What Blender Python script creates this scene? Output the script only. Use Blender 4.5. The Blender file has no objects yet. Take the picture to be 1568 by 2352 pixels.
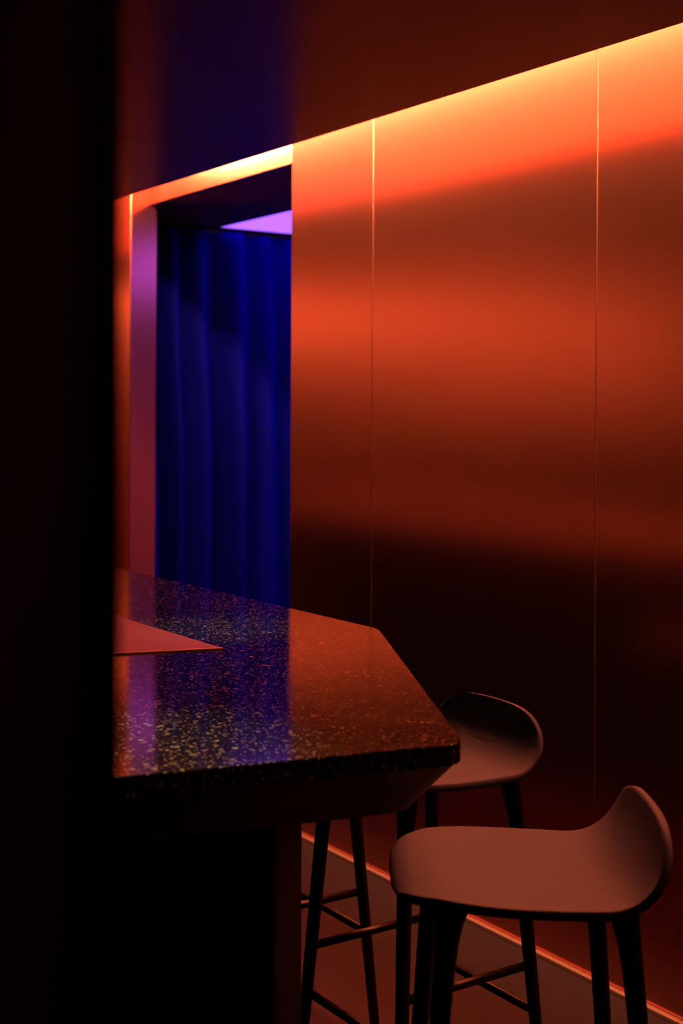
import bpy, bmesh, math, random
from mathutils import Vector, Matrix
random.seed(7)
scene = bpy.context.scene
COL = scene.collection

# ---------------------------------------------------------------- camera
FPX = 3100.0                      # focal length in pixels of the 1568 x 2352 frame
PPX, PPY = 784.0, 953.0           # principal point (a shifted, level view)
EYE = 1.54
TH = math.atan(2071 / FPX)        # yaw: world +X runs along the metal wall, +Y into it
ST, CT = math.sin(TH), math.cos(TH)

def cam_to_world(X, Y):
    return (X * ST - Y * CT, X * CT + Y * ST)

cam_data = bpy.data.cameras.new('camera')
cam = bpy.data.objects.new('camera', cam_data)
COL.objects.link(cam)
scene.camera = cam
cam_data.sensor_fit = 'VERTICAL'
cam_data.sensor_width = 24.0
cam_data.sensor_height = 36.0
cam_data.lens = FPX / 2352.0 * 36.0
cam_data.shift_y = -(1176.0 - PPY) / 2352.0
cam_data.clip_start = 0.02
right = Vector((ST, CT, 0)); fwd = Vector((-CT, ST, 0)); up = Vector((0, 0, 1))
roll = 0.005
r2 = right * math.cos(roll) + up * math.sin(roll)
u2 = up * math.cos(roll) - right * math.sin(roll)
m = Matrix(((r2.x, u2.x, -fwd.x), (r2.y, u2.y, -fwd.y), (r2.z, u2.z, -fwd.z))).to_4x4()
m.translation = Vector((0, 0, EYE))
cam.matrix_world = m
cam_data.dof.use_dof = True
cam_data.dof.focus_distance = 2.75
cam_data.dof.aperture_fstop = 4.0

# ---------------------------------------------------------------- world, exposure
world = bpy.data.worlds.new('world'); scene.world = world
world.use_nodes = True
world.node_tree.nodes['Background'].inputs[0].default_value = (0, 0, 0, 1)
world.node_tree.nodes['Background'].inputs[1].default_value = 0
vs = scene.view_settings
vs.view_transform = 'Standard'; vs.look = 'None'; vs.gamma = 1.0; vs.use_curve_mapping = False
vs.exposure = 0.0
scene.cycles.use_denoising = True
scene.cycles.max_bounces = 6
scene.cycles.diffuse_bounces = 3
scene.cycles.glossy_bounces = 5
scene.cycles.use_adaptive_sampling = True
scene.cycles.adaptive_threshold = 0.05
scene.cycles.adaptive_min_samples = 16
scene.cycles.sample_clamp_indirect = 4.0
scene.cycles.caustics_reflective = True

LED_COLOR = (1.0, 0.36, 0.14)
LED_POWER = 740.0
LED_BACK_POWER = 120.0
VIOLET = (0.68, 0.2, 2.8)
SPOT_POWER = 38.0

# ---------------------------------------------------------------- materials
def new_mat(name):
    mt = bpy.data.materials.new(name); mt.use_nodes = True
    nt = mt.node_tree
    return mt, nt, nt.nodes['Principled BSDF']

def simple(name, col, rough=0.5, metal=0.0, spec=0.5, bump=0.0, bscale=200.0, var=0.0):
    mt, nt, b = new_mat(name)
    b.inputs['Base Color'].default_value = (*col, 1)
    b.inputs['Roughness'].default_value = rough
    b.inputs['Metallic'].default_value = metal
    b.inputs['Specular IOR Level'].default_value = spec
    tc = nt.nodes.new('ShaderNodeTexCoord')
    nz = nt.nodes.new('ShaderNodeTexNoise'); nz.inputs['Scale'].default_value = bscale
    nz.inputs['Detail'].default_value = 4
    nt.links.new(tc.outputs['Object'], nz.inputs['Vector'])
    if bump:
        bp = nt.nodes.new('ShaderNodeBump'); bp.inputs['Strength'].default_value = bump
        bp.inputs['Distance'].default_value = 0.002
        nt.links.new(nz.outputs['Fac'], bp.inputs['Height'])
        nt.links.new(bp.outputs['Normal'], b.inputs['Normal'])
    if var:
        mx = nt.nodes.new('ShaderNodeMix'); mx.data_type = 'RGBA'
        mx.inputs['A'].default_value = (*[c * (1 - var) for c in col], 1)
        mx.inputs['B'].default_value = (*[min(1, c * (1 + var)) for c in col], 1)
        nt.links.new(nz.outputs['Fac'], mx.inputs['Factor'])
        nt.links.new(mx.outputs['Result'], b.inputs['Base Color'])
    return mt

def brushed_metal(name, col, rough, wave=0.25, aniso=0.0, metal=1.0):
    """satin sheet metal: faint vertical grain and the slow waviness of a large thin sheet"""
    mt, nt, b = new_mat(name)
    b.inputs['Metallic'].default_value = metal
    b.inputs['Base Color'].default_value = (*col, 1)
    tc = nt.nodes.new('ShaderNodeTexCoord')
    mp = nt.nodes.new('ShaderNodeMapping'); mp.inputs['Scale'].default_value = (260, 260, 2.5)
    nt.links.new(tc.outputs['Object'], mp.inputs['Vector'])
    nz = nt.nodes.new('ShaderNodeTexNoise'); nz.inputs['Scale'].default_value = 1.0; nz.inputs['Detail'].default_value = 3
    nt.links.new(mp.outputs['Vector'], nz.inputs['Vector'])
    mr = nt.nodes.new('ShaderNodeMapRange')
    mr.inputs['From Min'].default_value = 0.3; mr.inputs['From Max'].default_value = 0.7
    mr.inputs['To Min'].default_value = rough - 0.006; mr.inputs['To Max'].default_value = rough + 0.006
    nt.links.new(nz.outputs['Fac'], mr.inputs['Value'])
    nt.links.new(mr.outputs['Result'], b.inputs['Roughness'])
    mp2 = nt.nodes.new('ShaderNodeMapping'); mp2.inputs['Scale'].default_value = (0.9, 0.9, 1.7)
    nt.links.new(tc.outputs['Object'], mp2.inputs['Vector'])
    n2 = nt.nodes.new('ShaderNodeTexNoise'); n2.inputs['Scale'].default_value = 1.0; n2.inputs['Detail'].default_value = 0
    nt.links.new(mp2.outputs['Vector'], n2.inputs['Vector'])
    bp = nt.nodes.new('ShaderNodeBump'); bp.inputs['Strength'].default_value = wave
    bp.inputs['Distance'].default_value = 0.05
    nt.links.new(n2.outputs['Fac'], bp.inputs['Height'])
    nt.links.new(bp.outputs['Normal'], b.inputs['Normal'])
    if 'copper_sheet' in name:
        g = nt.nodes.new('ShaderNodeBsdfAnisotropic'); g.distribution = 'BECKMANN'
        g.inputs['Color'].default_value = (*col, 1)
        nt.links.new(mr.outputs['Result'], g.inputs['Roughness'])
        nt.links.new(bp.outputs['Normal'], g.inputs['Normal'])
        # two-lobed satin finish: a tight lobe plus the wider one of the fine scratches
        ms = nt.nodes.new('ShaderNodeMixShader'); ms.inputs['Fac'].default_value = 0.45
        nt.links.new(g.outputs[0], ms.inputs[1]); nt.links.new(b.outputs[0], ms.inputs[2])
        nt.links.new(ms.outputs[0], nt.nodes['Material Output'].inputs['Surface'])
    if aniso:
        b.inputs['Anisotropic'].default_value = aniso
        tg = nt.nodes.new('ShaderNodeTangent'); tg.direction_type = 'RADIAL'; tg.axis = 'Z'
        nt.links.new(tg.outputs['Tangent'], b.inputs['Tangent'])
    return mt

def terrazzo(name):
    mt, nt, b = new_mat(name)
    tc = nt.nodes.new('ShaderNodeTexCoord')
    prev = None
    base = nt.nodes.new('ShaderNodeTexNoise'); base.inputs['Scale'].default_value = 30
    nt.links.new(tc.outputs['Object'], base.inputs['Vector'])
    ramp0 = nt.nodes.new('ShaderNodeValToRGB')
    ramp0.color_ramp.elements[0].color = (0.010, 0.008, 0.007, 1)
    ramp0.color_ramp.elements[1].color = (0.022, 0.018, 0.016, 1)
    nt.links.new(base.outputs['Fac'], ramp0.inputs['Fac'])
    prev = ramp0.outputs['Color']
    for scale, thr, rad in ((230, 0.26, 0.42), (130, 0.22, 0.40), (75, 0.08, 0.36)):
        vo = nt.nodes.new('ShaderNodeTexVoronoi'); vo.inputs['Scale'].default_value = scale
        nt.links.new(tc.outputs['Object'], vo.inputs['Vector'])
        sep = nt.nodes.new('ShaderNodeSeparateColor')
        nt.links.new(vo.outputs['Color'], sep.inputs['Color'])
        a = nt.nodes.new('ShaderNodeMath'); a.operation = 'LESS_THAN'; a.inputs[1].default_value = thr
        nt.links.new(sep.outputs['Red'], a.inputs[0])
        d = nt.nodes.new('ShaderNodeMath'); d.operation = 'LESS_THAN'; d.inputs[1].default_value = rad
        nt.links.new(vo.outputs['Distance'], d.inputs[0])
        mul = nt.nodes.new('ShaderNodeMath'); mul.operation = 'MULTIPLY'
        nt.links.new(a.outputs[0], mul.inputs[0]); nt.links.new(d.outputs[0], mul.inputs[1])
        cr = nt.nodes.new('ShaderNodeValToRGB')
        e = cr.color_ramp.elements
        e[0].position = 0.0; e[0].color = (0.05, 0.04, 0.025, 1)
        e[1].position = 1.0; e[1].color = (0.50, 0.46, 0.36, 1)
        x = e.new(0.5); x.color = (0.24, 0.20, 0.13, 1)
        nt.links.new(sep.outputs['Green'], cr.inputs['Fac'])
        mx = nt.nodes.new('ShaderNodeMix'); mx.data_type = 'RGBA'
        nt.links.new(mul.outputs[0], mx.inputs['Factor'])
        nt.links.new(prev, mx.inputs['A']); nt.links.new(cr.outputs['Color'], mx.inputs['B'])
        prev = mx.outputs['Result']
    nt.links.new(prev, b.inputs['Base Color'])
    b.inputs['Roughness'].default_value = 0.09
    b.inputs['IOR'].default_value = 1.38
    return mt

def velvet(name, col, sheen, scol, rough=0.75):
    mt, nt, b = new_mat(name)
    b.inputs['Roughness'].default_value = rough
    b.inputs['Specular IOR Level'].default_value = 0.03
    b.inputs['Sheen Weight'].default_value = sheen
    b.inputs['Sheen Tint'].default_value = (*scol, 1)
    b.inputs['Sheen Roughness'].default_value = 0.35
    tc = nt.nodes.new('ShaderNodeTexCoord')
    nz = nt.nodes.new('ShaderNodeTexNoise'); nz.inputs['Scale'].default_value = 9
    nt.links.new(tc.outputs['Object'], nz.inputs['Vector'])
    mx = nt.nodes.new('ShaderNodeMix'); mx.data_type = 'RGBA'
    mx.inputs['A'].default_value = (*[c * 0.8 for c in col], 1); mx.inputs['B'].default_value = (*[c * 1.2 for c in col], 1)
    nt.links.new(nz.outputs['Fac'], mx.inputs['Factor'])
    nt.links.new(mx.outputs['Result'], b.inputs['Base Color'])
    return mt

def emissive(name, col, strength):
    mt, nt, b = new_mat(name)
    b.inputs['Base Color'].default_value = (0.02, 0.02, 0.02, 1)
    b.inputs['Emission Color'].default_value = (*col, 1)
    b.inputs['Emission Strength'].default_value = strength
    return mt

M = dict(
    copper=brushed_metal('satin_copper_sheet', (0.93, 0.335, 0.27), 0.23, wave=0.12),
    steel_end=brushed_metal('satin_steel_sheet', (0.85, 0.62, 0.56), 0.58, wave=0.05),
    inlay=brushed_metal('brushed_copper_inlay', (0.34, 0.20, 0.22), 0.45, wave=0.0),
    trough=simple('pale_trough_paint', (0.78, 0.72, 0.68), 0.8),
    joint=simple('raw_metal_edge', (0.12, 0.055, 0.035), 0.7, 0.7),
    trim=simple('pale_brass_edge', (0.85, 0.62, 0.45), 0.5, 0.1),
    brass=simple('brass_trim', (0.50, 0.24, 0.20), 0.55, 0.5, bump=0.1),
    ceiling=brushed_metal('dark_lacquer_ceiling', (0.16, 0.10, 0.11), 0.24, wave=0.06, metal=0.85),
    floor=simple('dark_floor_screed', (0.034, 0.018, 0.026), 0.5, spec=0.3, bump=0.12, bscale=14, var=0.18),
    dark=simple('black_paint', (0.002, 0.0018, 0.0018), 0.6, spec=0.1, bump=0.05),
    soffit=simple('maroon_painted_soffit', (0.10, 0.045, 0.045), 0.5, bump=0.05),
    wallpaint=simple('dark_red_wall_paint', (0.16, 0.07, 0.07), 0.6, bump=0.1),
    terrazzo=terrazzo('dark_terrazzo'),
    apron=simple('dark_brown_lacquer', (0.02, 0.012, 0.012), 0.45, spec=0.3, bump=0.03),
    shell=simple('matte_stool_plastic', (0.052, 0.080, 0.150), 0.62, spec=0.12, bump=0.12, bscale=900),
    shell_under=simple('matte_stool_plastic_dark', (0.02, 0.018, 0.018), 0.5),
    steel=simple('black_powder_coated_steel', (0.007, 0.006, 0.006), 0.36, spec=0.35, bump=0.04, bscale=500),
    blue=velvet('blue_velvet', (0.0002, 0.0004, 0.13), 0.0, (0.01, 0.02, 1.0)),
    navy=velvet('navy_velvet', (0.0002, 0.0020, 0.070), 0.0, (0.15, 0.25, 0.9)),
    led=emissive('orange_led', LED_COLOR, LED_POWER),
    led_back=emissive('orange_led_opposite', LED_COLOR, LED_BACK_POWER),
    violet=emissive('violet_light_diffuser', VIOLET, 1.0),
    lens=emissive('warm_downlight_lens', (1.0, 0.8, 0.5), 2.0),
)

# ---------------------------------------------------------------- mesh helpers
def link(name, bm, mat, parent=None, smooth=False):
    me = bpy.data.meshes.new(name)
    bmesh.ops.recalc_face_normals(bm, faces=bm.faces)
    bm.to_mesh(me); bm.free()
    me.materials.append(M[mat])
    if smooth:
        for p in me.polygons: p.use_smooth = True
    o = bpy.data.objects.new(name, me); COL.objects.link(o)
    if parent: o.parent = parent
    return o

def empty(name, loc=(0, 0, 0), rz=0.0):
    o = bpy.data.objects.new(name, None); COL.objects.link(o)
    o.location = loc; o.rotation_euler = (0, 0, rz); o.empty_display_size = 0.1
    return o

def tag(o, label, cat, group=None):
    o['label'] = label; o['category'] = cat
    if group: o['group'] = group
    return o

def struct(o, label=None):
    o['kind'] = 'structure'
    if label: o['label'] = label
    return o

def bm_box(x0, x1, y0, y1, z0, z1, bevel=0.0, seg=2, bm=None):
    bm = bm or bmesh.new()
    n = bmesh.new()
    bmesh.ops.create_cube(n, size=1)
    for v in n.verts:
        v.co = Vector((x0 + (v.co.x + .5) * (x1 - x0), y0 + (v.co.y + .5) * (y1 - y0), z0 + (v.co.z + .5) * (z1 - z0)))
    if bevel:
        bmesh.ops.bevel(n, geom=list(n.edges), offset=bevel, segments=seg, profile=0.5, affect='EDGES')
    me = bpy.data.meshes.new('tmp'); n.to_mesh(me); n.free()
    bm.from_mesh(me); bpy.data.meshes.remove(me)
    return bm

def bm_loft(rings, cap=True):
    """rings: lists of points of equal count"""
    bm = bmesh.new()
    vs_ = [[bm.verts.new(p) for p in r] for r in rings]
    n = len(rings[0])
    for a, b in zip(vs_, vs_[1:]):
        for i in range(n):
            bm.faces.new((a[i], a[(i + 1) % n], b[(i + 1) % n], b[i]))
    if cap:
        bm.faces.new(vs_[0]); bm.faces.new(vs_[-1])
    return bm

def bm_tube(p0, p1, r0, r1=None, n=16):
    p0, p1 = Vector(p0), Vector(p1); r1 = r0 if r1 is None else r1
    d = (p1 - p0).normalized()
    a = d.orthogonal().normalized(); b = d.cross(a)
    ring = lambda p, r: [p + (a * math.cos(t) + b * math.sin(t)) * r for t in [2 * math.pi * i / n for i in range(n)]]
    return bm_loft([ring(p0, r0), ring(p1, r1)])

def offset_poly(pts, d):
    """inward offset of a counter-clockwise polygon"""
    out = []
    n = len(pts)
    for i in range(n):
        p0, p1, p2 = Vector(pts[i - 1]), Vector(pts[i]), Vector(pts[(i + 1) % n])
        e1 = (p1 - p0).normalized(); e2 = (p2 - p1).normalized()
        n1 = Vector((-e1.y, e1.x)); n2 = Vector((-e2.y, e2.x))
        k = (n1 + n2).normalized()
        out.append(tuple(p1 + k * (d / max(0.2, k.dot(n1)))))
    return out

def offset_edges(pts, dist):
    """inward offset of a counter-clockwise polygon with a distance for each edge (edge i runs from point i to i + 1)"""
    out = []
    n = len(pts)
    for i in range(n):
        p0, p1, p2 = Vector(pts[i - 1]), Vector(pts[i]), Vector(pts[(i + 1) % n])
        e1 = (p1 - p0).normalized(); e2 = (p2 - p1).normalized()
        a = p1 + Vector((-e1.y, e1.x)) * dist[i - 1]; b = p1 + Vector((-e2.y, e2.x)) * dist[i]
        t_ = (b - a).cross(e2) / e1.cross(e2)
        out.append(tuple(a + e1 * t_))
    return out

def round_poly(pts, r, seg=6):
    out = []
    n = len(pts)
    for i in range(n):
        p0, p1, p2 = Vector(pts[i - 1]), Vector(pts[i]), Vector(pts[(i + 1) % n])
        a = (p0 - p1).normalized(); b = (p2 - p1).normalized()
        for k in range(seg + 1):
            t = k / seg
            q0 = p1 + a * r; q2 = p1 + b * r
            q = q0 * (1 - t) ** 2 + p1 * 2 * t * (1 - t) + q2 * t * t
            out.append((q.x, q.y))
    return out

def ring_at(poly, z):
    return [(x, y, z) for x, y in poly]

# ---------------------------------------------------------------- the setting
WY = 2.62                 # face of the metal wall
CZ = 2.387                # underside of the ceiling
CY = 2.22                 # edge of the ceiling along the light slot
X0, X1 = -8.7, 0.95
Y0 = -5.6
DOOR_L, DOOR_R, DOOR_T = -5.663, -4.262, 2.505
LY = 2.718                # face of the recessed lintel
TOP = 3.01
LX = X0 + 0.30          # edge of the ceiling along the slot of the end wall

struct(link('floor', bm_box(X0 - 0.2, X1 + 0.2, Y0 - 0.2, 6.2, -0.1, 0.0), 'floor'), 'dark smooth floor')

# metal wall: dark backing with the full-height doorway left open, sheets as its parts
BACK = 2.751
bm = bm_box(X0, DOOR_L - 0.011, WY + 0.011, BACK - 0.001, 0, TOP)
bm_box(DOOR_R + 0.011, X1, WY + 0.011, BACK - 0.001, 0, TOP, bm=bm)
bm_box(DOOR_L, DOOR_R, LY + 0.011, BACK - 0.001, DOOR_T + 0.004, TOP, bm=bm)
wall = struct(link('wall_back', bm, 'dark'), 'tall satin copper panelled wall lit from above')
G = 0.0016
def panel(xa, xb, za, zb, ya=WY, yb=WY + 0.011):
    return link('panel', bm_box(xa, xb, ya, yb, za, zb, bevel=0.0014, seg=2), 'copper', wall)
seams = [DOOR_R, -3.735, -2.674, -1.613, -0.552, 0.509, X1]
for a, b in zip(seams, seams[1:]): panel(a + G, b - G, 0.014, TOP)
for a, b in ((-6.724, DOOR_L), (-7.785, -6.724), (X0, -7.785)): panel(a + G, b - G, 0.014, TOP)
panel(DOOR_L + 0.001, DOOR_R - 0.001, DOOR_T, TOP, LY, LY + 0.011)             # lintel
panel(DOOR_L - 0.011, DOOR_L, 0.014, TOP, WY + 0.002, BACK)                     # sheets lining both sides of the opening
panel(DOOR_R, DOOR_R + 0.011, 0.014, TOP, WY + 0.012, BACK)
panel(DOOR_L + 0.001, DOOR_R - 0.001, DOOR_T, DOOR_T + 0.003, LY + 0.0115, BACK)
# rough-cut metal fillets that fill the joints between the sheets
for x in seams[1:-1]:
    link('joint_strip', bm_box(x - 0.0016, x + 0.0016, WY + 0.0008, WY + 0.0105, 0.014, TOP), 'joint', wall)

# thin metal skirting strips between wall and floor
for i, (a, b) in enumerate(((X0, DOOR_L), (DOOR_R, -3.2), (-3.199, -2.36), (-2.359, -1.0), (-0.999, X1))):
    o = struct(link('baseboard_back' if i == 0 else 'baseboard_back.%03d' % i, bm_box(a, b, WY - 0.016, WY + 0.011, 0.0, 0.012, bevel=0.002), 'brass'), 'thin coppery metal strip where the wall meets the floor')

# ceiling boards with open joints
cb = struct(link('ceiling', bm_box(LX + 0.03, X1, Y0, CY - 0.03, CZ + 0.010, CZ + 0.05), 'dark'), 'dark glossy ceiling reflecting the wall')
cj = [LX, -6.09, -3.79, -1.49, X1]
for a, b in zip(cj, cj[1:]):
    link('ceiling_panel', bm_box(a + 0.0015, b - 0.0015, Y0, CY, CZ, CZ + 0.010, bevel=0.0012), 'ceiling', cb)
# light trough above the slot
struct(link('ceiling', bm_box(X0, X1, CY - 0.03, BACK, TOP, TOP + 0.04), 'dark'), 'top of the light trough above the wall')
struct(link('trim_1', bm_box(X0, X1, CY - 0.03, CY - 0.004, CZ + 0.010, TOP), 'trough'), 'upstand of the light trough')

# remaining walls of the room
endw = struct(link('wall_left', bm_box(X0 - 0.12, X0 - 0.011, Y0, BACK, 0, TOP), 'dark'), 'copper panelled end wall')
for k in range(8):
    a = Y0 + k * 1.0265
    link('panel', bm_box(X0 - 0.0105, X0, a + G, a + 1.0265 - G, 0.014, TOP, bevel=0.0014), 'steel_end', endw)
struct(link('ceiling', bm_box(X0 - 0.12, LX + 0.03, Y0, CY - 0.03, TOP, TOP + 0.04), 'trough'), 'dark top of the light trough at the end wall')
struct(link('trim_2', bm_box(LX + 0.004, LX + 0.03, Y0, CY - 0.03, CZ + 0.010, TOP), 'trough'))
struct(link('wall_right', bm_box(X1, X1 + 0.12, Y0, BACK, 0, TOP), 'dark'))
struct(link('wall_opposite', bm_box(X0, X1, Y0 - 0.12, Y0, 0, TOP), 'dark'))

# passage behind the doorway
VZ = 2.52
VX, VY = -6.258, 3.398
struct(link('wall_passage_left', bm_box(VX - 0.32, VX - 0.2, BACK, 6.0, 0, TOP), 'dark'))
struct(link('wall_passage_right', bm_box(-2.9, -2.78, BACK, 6.0, 0, TOP), 'wallpaint'))
struct(link('wall_passage_end', bm_box(VX - 0.32, -2.78, 6.0, 6.12, 0, TOP), 'wallpaint'))
bm = bm_box(VX - 0.2, -2.9, BACK, VY, VZ, VZ + 0.05)
bm_box(VX - 0.2, VX, VY, 6.0, VZ, VZ + 0.05, bm=bm)
struct(link('ceiling_passage', bm, 'soffit'))

# ---------------------------------------------------------------- lights of the place
t = tag(empty('light_strip', (0, CY - 0.02, CZ + 0.05)), 'long orange light strip hidden in the slot above the copper wall', 'light strip')
def rel(o, bm):  # shift world-built mesh under a located parent
    for v in bm.verts: v.co -= Vector(o.location)
    return bm
link('housing', rel(t, bm_box(-6.2, -1.0, CY - 0.003, CY + 0.012, 2.845, 2.955, bevel=0.002)), 'dark', t)
link('diffuser', rel(t, bm_box(-6.19, -1.01, CY + 0.0122, CY + 0.0135, 2.85, 2.95)), 'led', t)

t = tag(empty('light_strip', (LX, 0, CZ + 0.05)), 'orange light strip in the slot above the end wall', 'light strip')
link('housing', rel(t, bm_box(LX - 0.012, LX + 0.003, Y0 + 0.02, CY - 0.05, 2.845, 2.955, bevel=0.002)), 'dark', t)
link('diffuser', rel(t, bm_box(LX - 0.0135, LX - 0.0122, Y0 + 0.02, CY - 0.05, 2.85, 2.95)), 'led_back', t)

t = tag(empty('ceiling_light_panel', (VX, VY, VZ)), 'glowing violet light panel in the ceiling beyond the doorway', 'ceiling light')
link('diffuser', rel(t, bm_box(VX + 0.004, -2.904, VY + 0.004, 5.9, VZ + 0.004, VZ + 0.02)), 'violet', t)
link('backing', rel(t, bm_box(VX, -2.9, VY, 6.0, VZ + 0.022, VZ + 0.06)), 'dark', t)

def downlight(x, y, label, power, size, ax, ay):
    t = tag(empty('ceiling_downlight', (x, y, CZ)), label, 'downlight', 'downlights over the bar table')
    n = 24
    ring = lambda r, z: [(r * math.cos(2 * math.pi * i / n), r * math.sin(2 * math.pi * i / n), z) for i in range(n)]
    link('rim', bm_loft([ring(0.040, -0.004), ring(0.046, -0.001), ring(0.046, 0.0), ring(0.033, 0.0), ring(0.033, -0.003), ring(0.040, -0.004)], cap=False), 'steel', t, True)
    link('lens', bm_loft([ring(0.033, -0.0015), ring(0.033, -0.001)]), 'lens', t)
    ld = bpy.data.lights.new('downlight_lamp', 'SPOT'); ld.energy = power; ld.color = (1.0, 0.84, 0.42)
    ld.spot_size = math.radians(size); ld.spot_blend = 0.9; ld.shadow_soft_size = 0.02
    lo = bpy.data.objects.new('lamp', ld); COL.objects.link(lo); lo.parent = t; lo.location = (0, 0, -0.012)
    lo.rotation_euler = Vector((ax - x, ay - y, TZ - CZ)).to_track_quat('-Z', 'Y').to_euler()
TZ = 1.05
downlight(-1.85, 0.86, 'small round downlight above the near end of the terrazzo table', SPOT_POWER, 30, -1.80, 0.84)
downlight(-2.36, 1.22, 'small round downlight above the far corner of the terrazzo table', SPOT_POWER, 20, -2.72, 1.47)

# ---------------------------------------------------------------- bar table
TZ = 1.05
P1, P2 = (-1.573, 1.275), (-2.526, 1.793)
outline = [P1, P2, (-6.95, 1.793), (-7.3, 1.45), (-7.2, 0.42), (-6.8, 0.1), (-2.25, 0.1), (-1.75, 0.43)]
table = tag(empty('bar_table', (-3.2, 1.0, 0)), 'long dark terrazzo bar table with angled end and copper inlay', 'table')
top = round_poly(outline, 0.04, 8)
bev = 0.0012
slab = bm_loft([ring_at(offset_poly(top, bev), TZ - 0.032), ring_at(top, TZ - 0.032 + bev), ring_at(top, TZ - bev), ring_at(offset_poly(top, bev), TZ)])
link('table_top', rel(table, slab), 'terrazzo', table)
ap0, ap1 = round_poly(offset_poly(outline, 0.004), 0.04, 8), round_poly(offset_edges(outline, [0.068] + [0.105] * 6 + [0.112]), 0.03, 8)
link('apron', rel(table, bm_loft([ring_at(ap1, 0.922), ring_at(ap0, TZ - 0.032)])), 'apron', table)
ped = round_poly([(-1.95, 1.173), (-2.15, 1.353), (-6.7, 1.353), (-6.9, 1.15), (-6.85, 0.6), (-6.6, 0.42), (-2.35, 0.42), (-2.07, 0.6)], 0.012, 3)
link('pedestal', rel(table, bm_loft([ring_at(ped, 0.0), ring_at(ped, 0.922)])), 'dark', table)
I0 = (-2.482, 1.361)
inl = [I0, (-6.35, 1.361), (-6.5, 0.55), (-2.72, 0.52)]
il = bm_loft([ring_at(inl, TZ + 0.0005), ring_at(inl, TZ + 0.002)])
inlay = link('inlay_panel', rel(table, il), 'inlay', table)
d = (Vector(inl[3]) - Vector(I0)).normalized(); nx = Vector((-d.y, d.x))
if nx.x < 0: nx = -nx
q = [Vector(I0), Vector(inl[3]), Vector(inl[3]) + nx * 0.010, Vector(I0) + nx * 0.010]
link('trim_strip', rel(table, bm_loft([ring_at([(v.x, v.y) for v in q], TZ + 0.0005), ring_at([(v.x, v.y) for v in q], TZ + 0.0035)])), 'trim', inlay)

# ---------------------------------------------------------------- bar stools
SEAT = 0.775
def stool_profile():
    pts = [(0.222, -0.020), (0.214, -0.008), (0.195, 0.000), (0.15, 0.004)]
    x = 0.15
    for k in range(1, 9):
        u = k / 8
        pts.append((0.15 - 0.264 * u, 0.004 - 0.012 * math.sin(u * math.pi * 0.5)))
    cx, cz, R = -0.114, -0.008, 0.094
    for k in range(1, 13):
        a = math.radians(81) * k / 12
        pts.append((cx - R * math.sin(a), cz + R * (1 - math.cos(a))))
    lx, lz = pts[-1]; a = math.radians(81)
    for k in range(1, 8):
        u = k / 7
        pts.append((lx - math.cos(a) * 0.026 * u, lz + math.sin(a) * 0.026 * u))
    return [Vector(p) for p in pts]
PROF = stool_profile()
ARC = [0.0]
for a, b in zip(PROF, PROF[1:]): ARC.append(ARC[-1] + (b - a).length)
LEN = ARC[-1]
def prof_at(s):
    s = max(0, min(LEN, s))
    for i in range(len(ARC) - 1):
        if s <= ARC[i + 1]:
            t_ = (s - ARC[i]) / (ARC[i + 1] - ARC[i]); return PROF[i].lerp(PROF[i + 1], t_)
    return PROF[-1]

def shell_bm():
    bm = bmesh.new()
    NR, NT = 16, 96
    cx = LEN * 0.5
    def pt(rho, t_):
        c, s = math.cos(t_), math.sin(t_)
        EXP = 3.2 if s < 0 else 3.2 + 1.3 * min(1, s * 2)
        w = math.copysign(abs(c) ** (2 / EXP), c); q = math.copysign(abs(s) ** (2 / EXP), s)
        sl = cx + rho * q * LEN * 0.5
        v = sl / LEN
        half = 0.212 - 0.012 * max(0, (0.35 - v) / 0.35) - 0.010 * max(0, min(1, (v - 0.5) / 0.45))
        y = rho * w * half
        p = prof_at(sl)
        k = max(0.0, (v - 0.55) / 0.45); k = k * k * (3 - 2 * k)
        uu = (y / 0.21) ** 2
        x = p.x + 0.004 * k * uu
        z = p.y + 0.006 * (1 - k) * uu + 0.020 * k * (1 - uu)
        return Vector((x, y, z))
    c0 = bm.verts.new(pt(0, 0))
    rows = []
    for r in range(1, NR + 1):
        rho = (r / NR) ** 0.8
        rows.append([bm.verts.new(pt(rho, 2 * math.pi * i / NT)) for i in range(NT)])
    for i in range(NT):
        bm.faces.new((c0, rows[0][i], rows[0][(i + 1) % NT]))
        for a, b in zip(rows, rows[1:]):
            bm.faces.new((a[i], b[i], b[(i + 1) % NT], a[(i + 1) % NT]))
    bmesh.ops.recalc_face_normals(bm, faces=bm.faces)
    return bm

def leg_bm(sx, sy):
    """round tapering leg that flares where it meets the shell"""
    top_p = Vector((0.136 if sx > 0 else -0.152, sy * 0.146, SEAT - 0.016 + (0.002 if sx > 0 else 0.004)))
    bot_p = Vector((0.186 if sx > 0 else -0.208, sy * 0.196, 0.0))
    rings = []
    n = 16
    prof = [(0.0, 0.0115, 0), (0.012, 0.0125, 0), (0.45, 0.0148, 0), (0.78, 0.0165, 0), (0.86, 0.0175, 0.001), (0.92, 0.0195, 0.003), (0.965, 0.0235, 0.006), (1.0, 0.030, 0.010)]
    for f_, r, off in prof:
        p = bot_p.lerp(top_p, f_) + Vector((-sx * off, -sy * off, 0))
        rings.append([p + Vector((math.cos(2 * math.pi * i / n) * r, math.sin(2 * math.pi * i / n) * r, 0)) for i in range(n)])
    return bm_loft(rings)

def leg_axis(sx, sy, z):
    top_p = Vector((0.136 if sx > 0 else -0.152, sy * 0.146, SEAT)); bot_p = Vector((0.186 if sx > 0 else -0.208, sy * 0.196, 0.0))
    return bot_p.lerp(top_p, z / SEAT)

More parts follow.
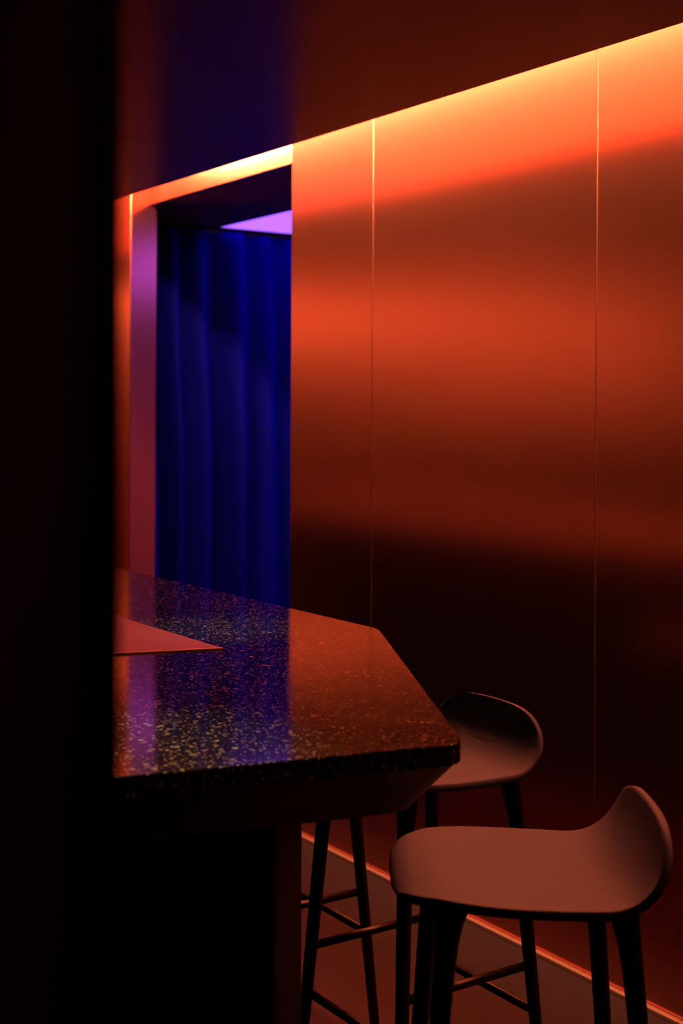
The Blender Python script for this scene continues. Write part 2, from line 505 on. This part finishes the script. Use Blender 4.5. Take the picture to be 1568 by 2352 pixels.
def make_stool():
    t = empty('bar_stool')
    sh = link('seat_shell', shell_bm(), 'shell', t, True)
    sh.location.z = SEAT
    # make sure the face normals point up so that thickness grows downwards
    if sum(p.normal.z * p.area for p in sh.data.polygons) < 0: sh.data.flip_normals()
    so = sh.modifiers.new('thickness', 'SOLIDIFY'); so.thickness = 0.015; so.offset = -1; so.edge_crease_inner = 0.45; so.edge_crease_outer = 0.45
    sb = sh.modifiers.new('smooth', 'SUBSURF'); sb.levels = 1; sb.render_levels = 1
    for sx in (1, -1):
        for sy in (1, -1):
            link('leg', leg_bm(sx, sy), 'steel', t, True)
    for sy in (1, -1):
        link('side_bar', bm_tube(leg_axis(1, sy, 0.34), leg_axis(-1, sy, 0.34), 0.0095), 'steel', t, True)
    for sx in (1, -1):
        link('cross_bar', bm_tube(leg_axis(sx, 1, 0.238), leg_axis(sx, -1, 0.238), 0.0095), 'steel', t, True)
    return t

def copy_tree(o, parent=None):
    c = o.copy(); COL.objects.link(c); c.parent = parent
    for ch in list(o.children): copy_tree(ch, c)
    return c

stools = [
    ((-1.737, 1.530), math.atan2(-0.85, -0.527) - math.radians(1.5), 'empty bar stool nearest the camera, whole seat in view, beside the table end'),
    ((-2.397, 1.806), math.radians(-90), 'bar stool partly hidden behind the table corner, only its backrest and seat edge showing'),
    ((-2.972, 1.757), math.radians(-90), 'bar stool under the table, only its legs and footrest bars showing'),
]
proto = make_stool()
for i, ((x, y), rz, lab) in enumerate(stools):
    o = proto if i == 0 else copy_tree(proto)
    o.location = (x, y, 0); o.rotation_euler = (0, 0, rz)
    tag(o, lab, 'stool', 'bar stools around the terrazzo table')

# ---------------------------------------------------------------- curtains
def curtain_bm(length, height, fold, n_u, n_v, seed, taper_top=0.45):
    """hanging cloth along +X local, folds in local Y, z from 0 to height"""
    rnd = random.Random(seed)
    folds = []
    x = 0.0
    while x < length + 0.3:
        w = fold * rnd.uniform(0.65, 1.45)
        folds.append((x + w / 2, w, rnd.uniform(0.5, 1.25), rnd.uniform(-0.10, 0.10)))
        x += w
    bm = bmesh.new()
    grid = []
    for j in range(n_v + 1):
        v = j / n_v
        row = []
        for i in range(n_u + 1):
            u = i / n_u * length
            uw = u + 0.022 * math.sin(7.0 * u + 2.3 * v + seed) * (1 - v) + 0.010 * math.sin(15 * u - 4 * v)
            y = 0.0
            for c, w, a, dr in folds:
                cc = c + dr * fold * (1 - v)
                q = abs(uw - cc) / (w * 0.62)
                if q < 1: y = max(y, a * (0.5 + 0.5 * math.cos(math.pi * q)))
            y += 0.10 * math.sin(u * 55 + 5 * math.sin(v * 3)) * (1 - v) * 0.5
            amp = fold * 1.35 * (taper_top + (1 - taper_top) * min(1, (1 - v) * 2.2))
            row.append(bm.verts.new((u, y * amp, v * height)))
        grid.append(row)
    for j in range(n_v):
        for i in range(n_u):
            bm.faces.new((grid[j][i], grid[j][i + 1], grid[j + 1][i + 1], grid[j + 1][i]))
    return bm

def curtain(name, loc, rz, length, height, fold, mat, seed, label, nu=160):
    t = tag(empty(name, loc, rz), label, 'curtain')
    c = link('cloth', curtain_bm(length, height, fold, nu, 40, seed), mat, t, True)
    c.modifiers.new('thickness', 'SOLIDIFY').thickness = 0.003
    link('curtain_rail', bm_box(-0.01, length + 0.01, -0.012, 0.012, height, height + 0.018, bevel=0.003), 'steel', t)
    return t
curtain('blue_curtain', (VX - 0.075, 5.2, 0.015), math.radians(-90), 2.4, VZ - 0.036, 0.15, 'blue', 5, 'deep blue velvet curtain hanging in folds beyond the doorway', 220)

ex, ey = cam_to_world(-0.1065, 0.65)
yaw = math.atan2(-CT, -ST)
curtain('dark_curtain', (ex, ey, 0.015), yaw, 1.0, CZ - 0.035, 0.10, 'navy', 11, 'almost black navy curtain close to the camera at the left edge', 150)
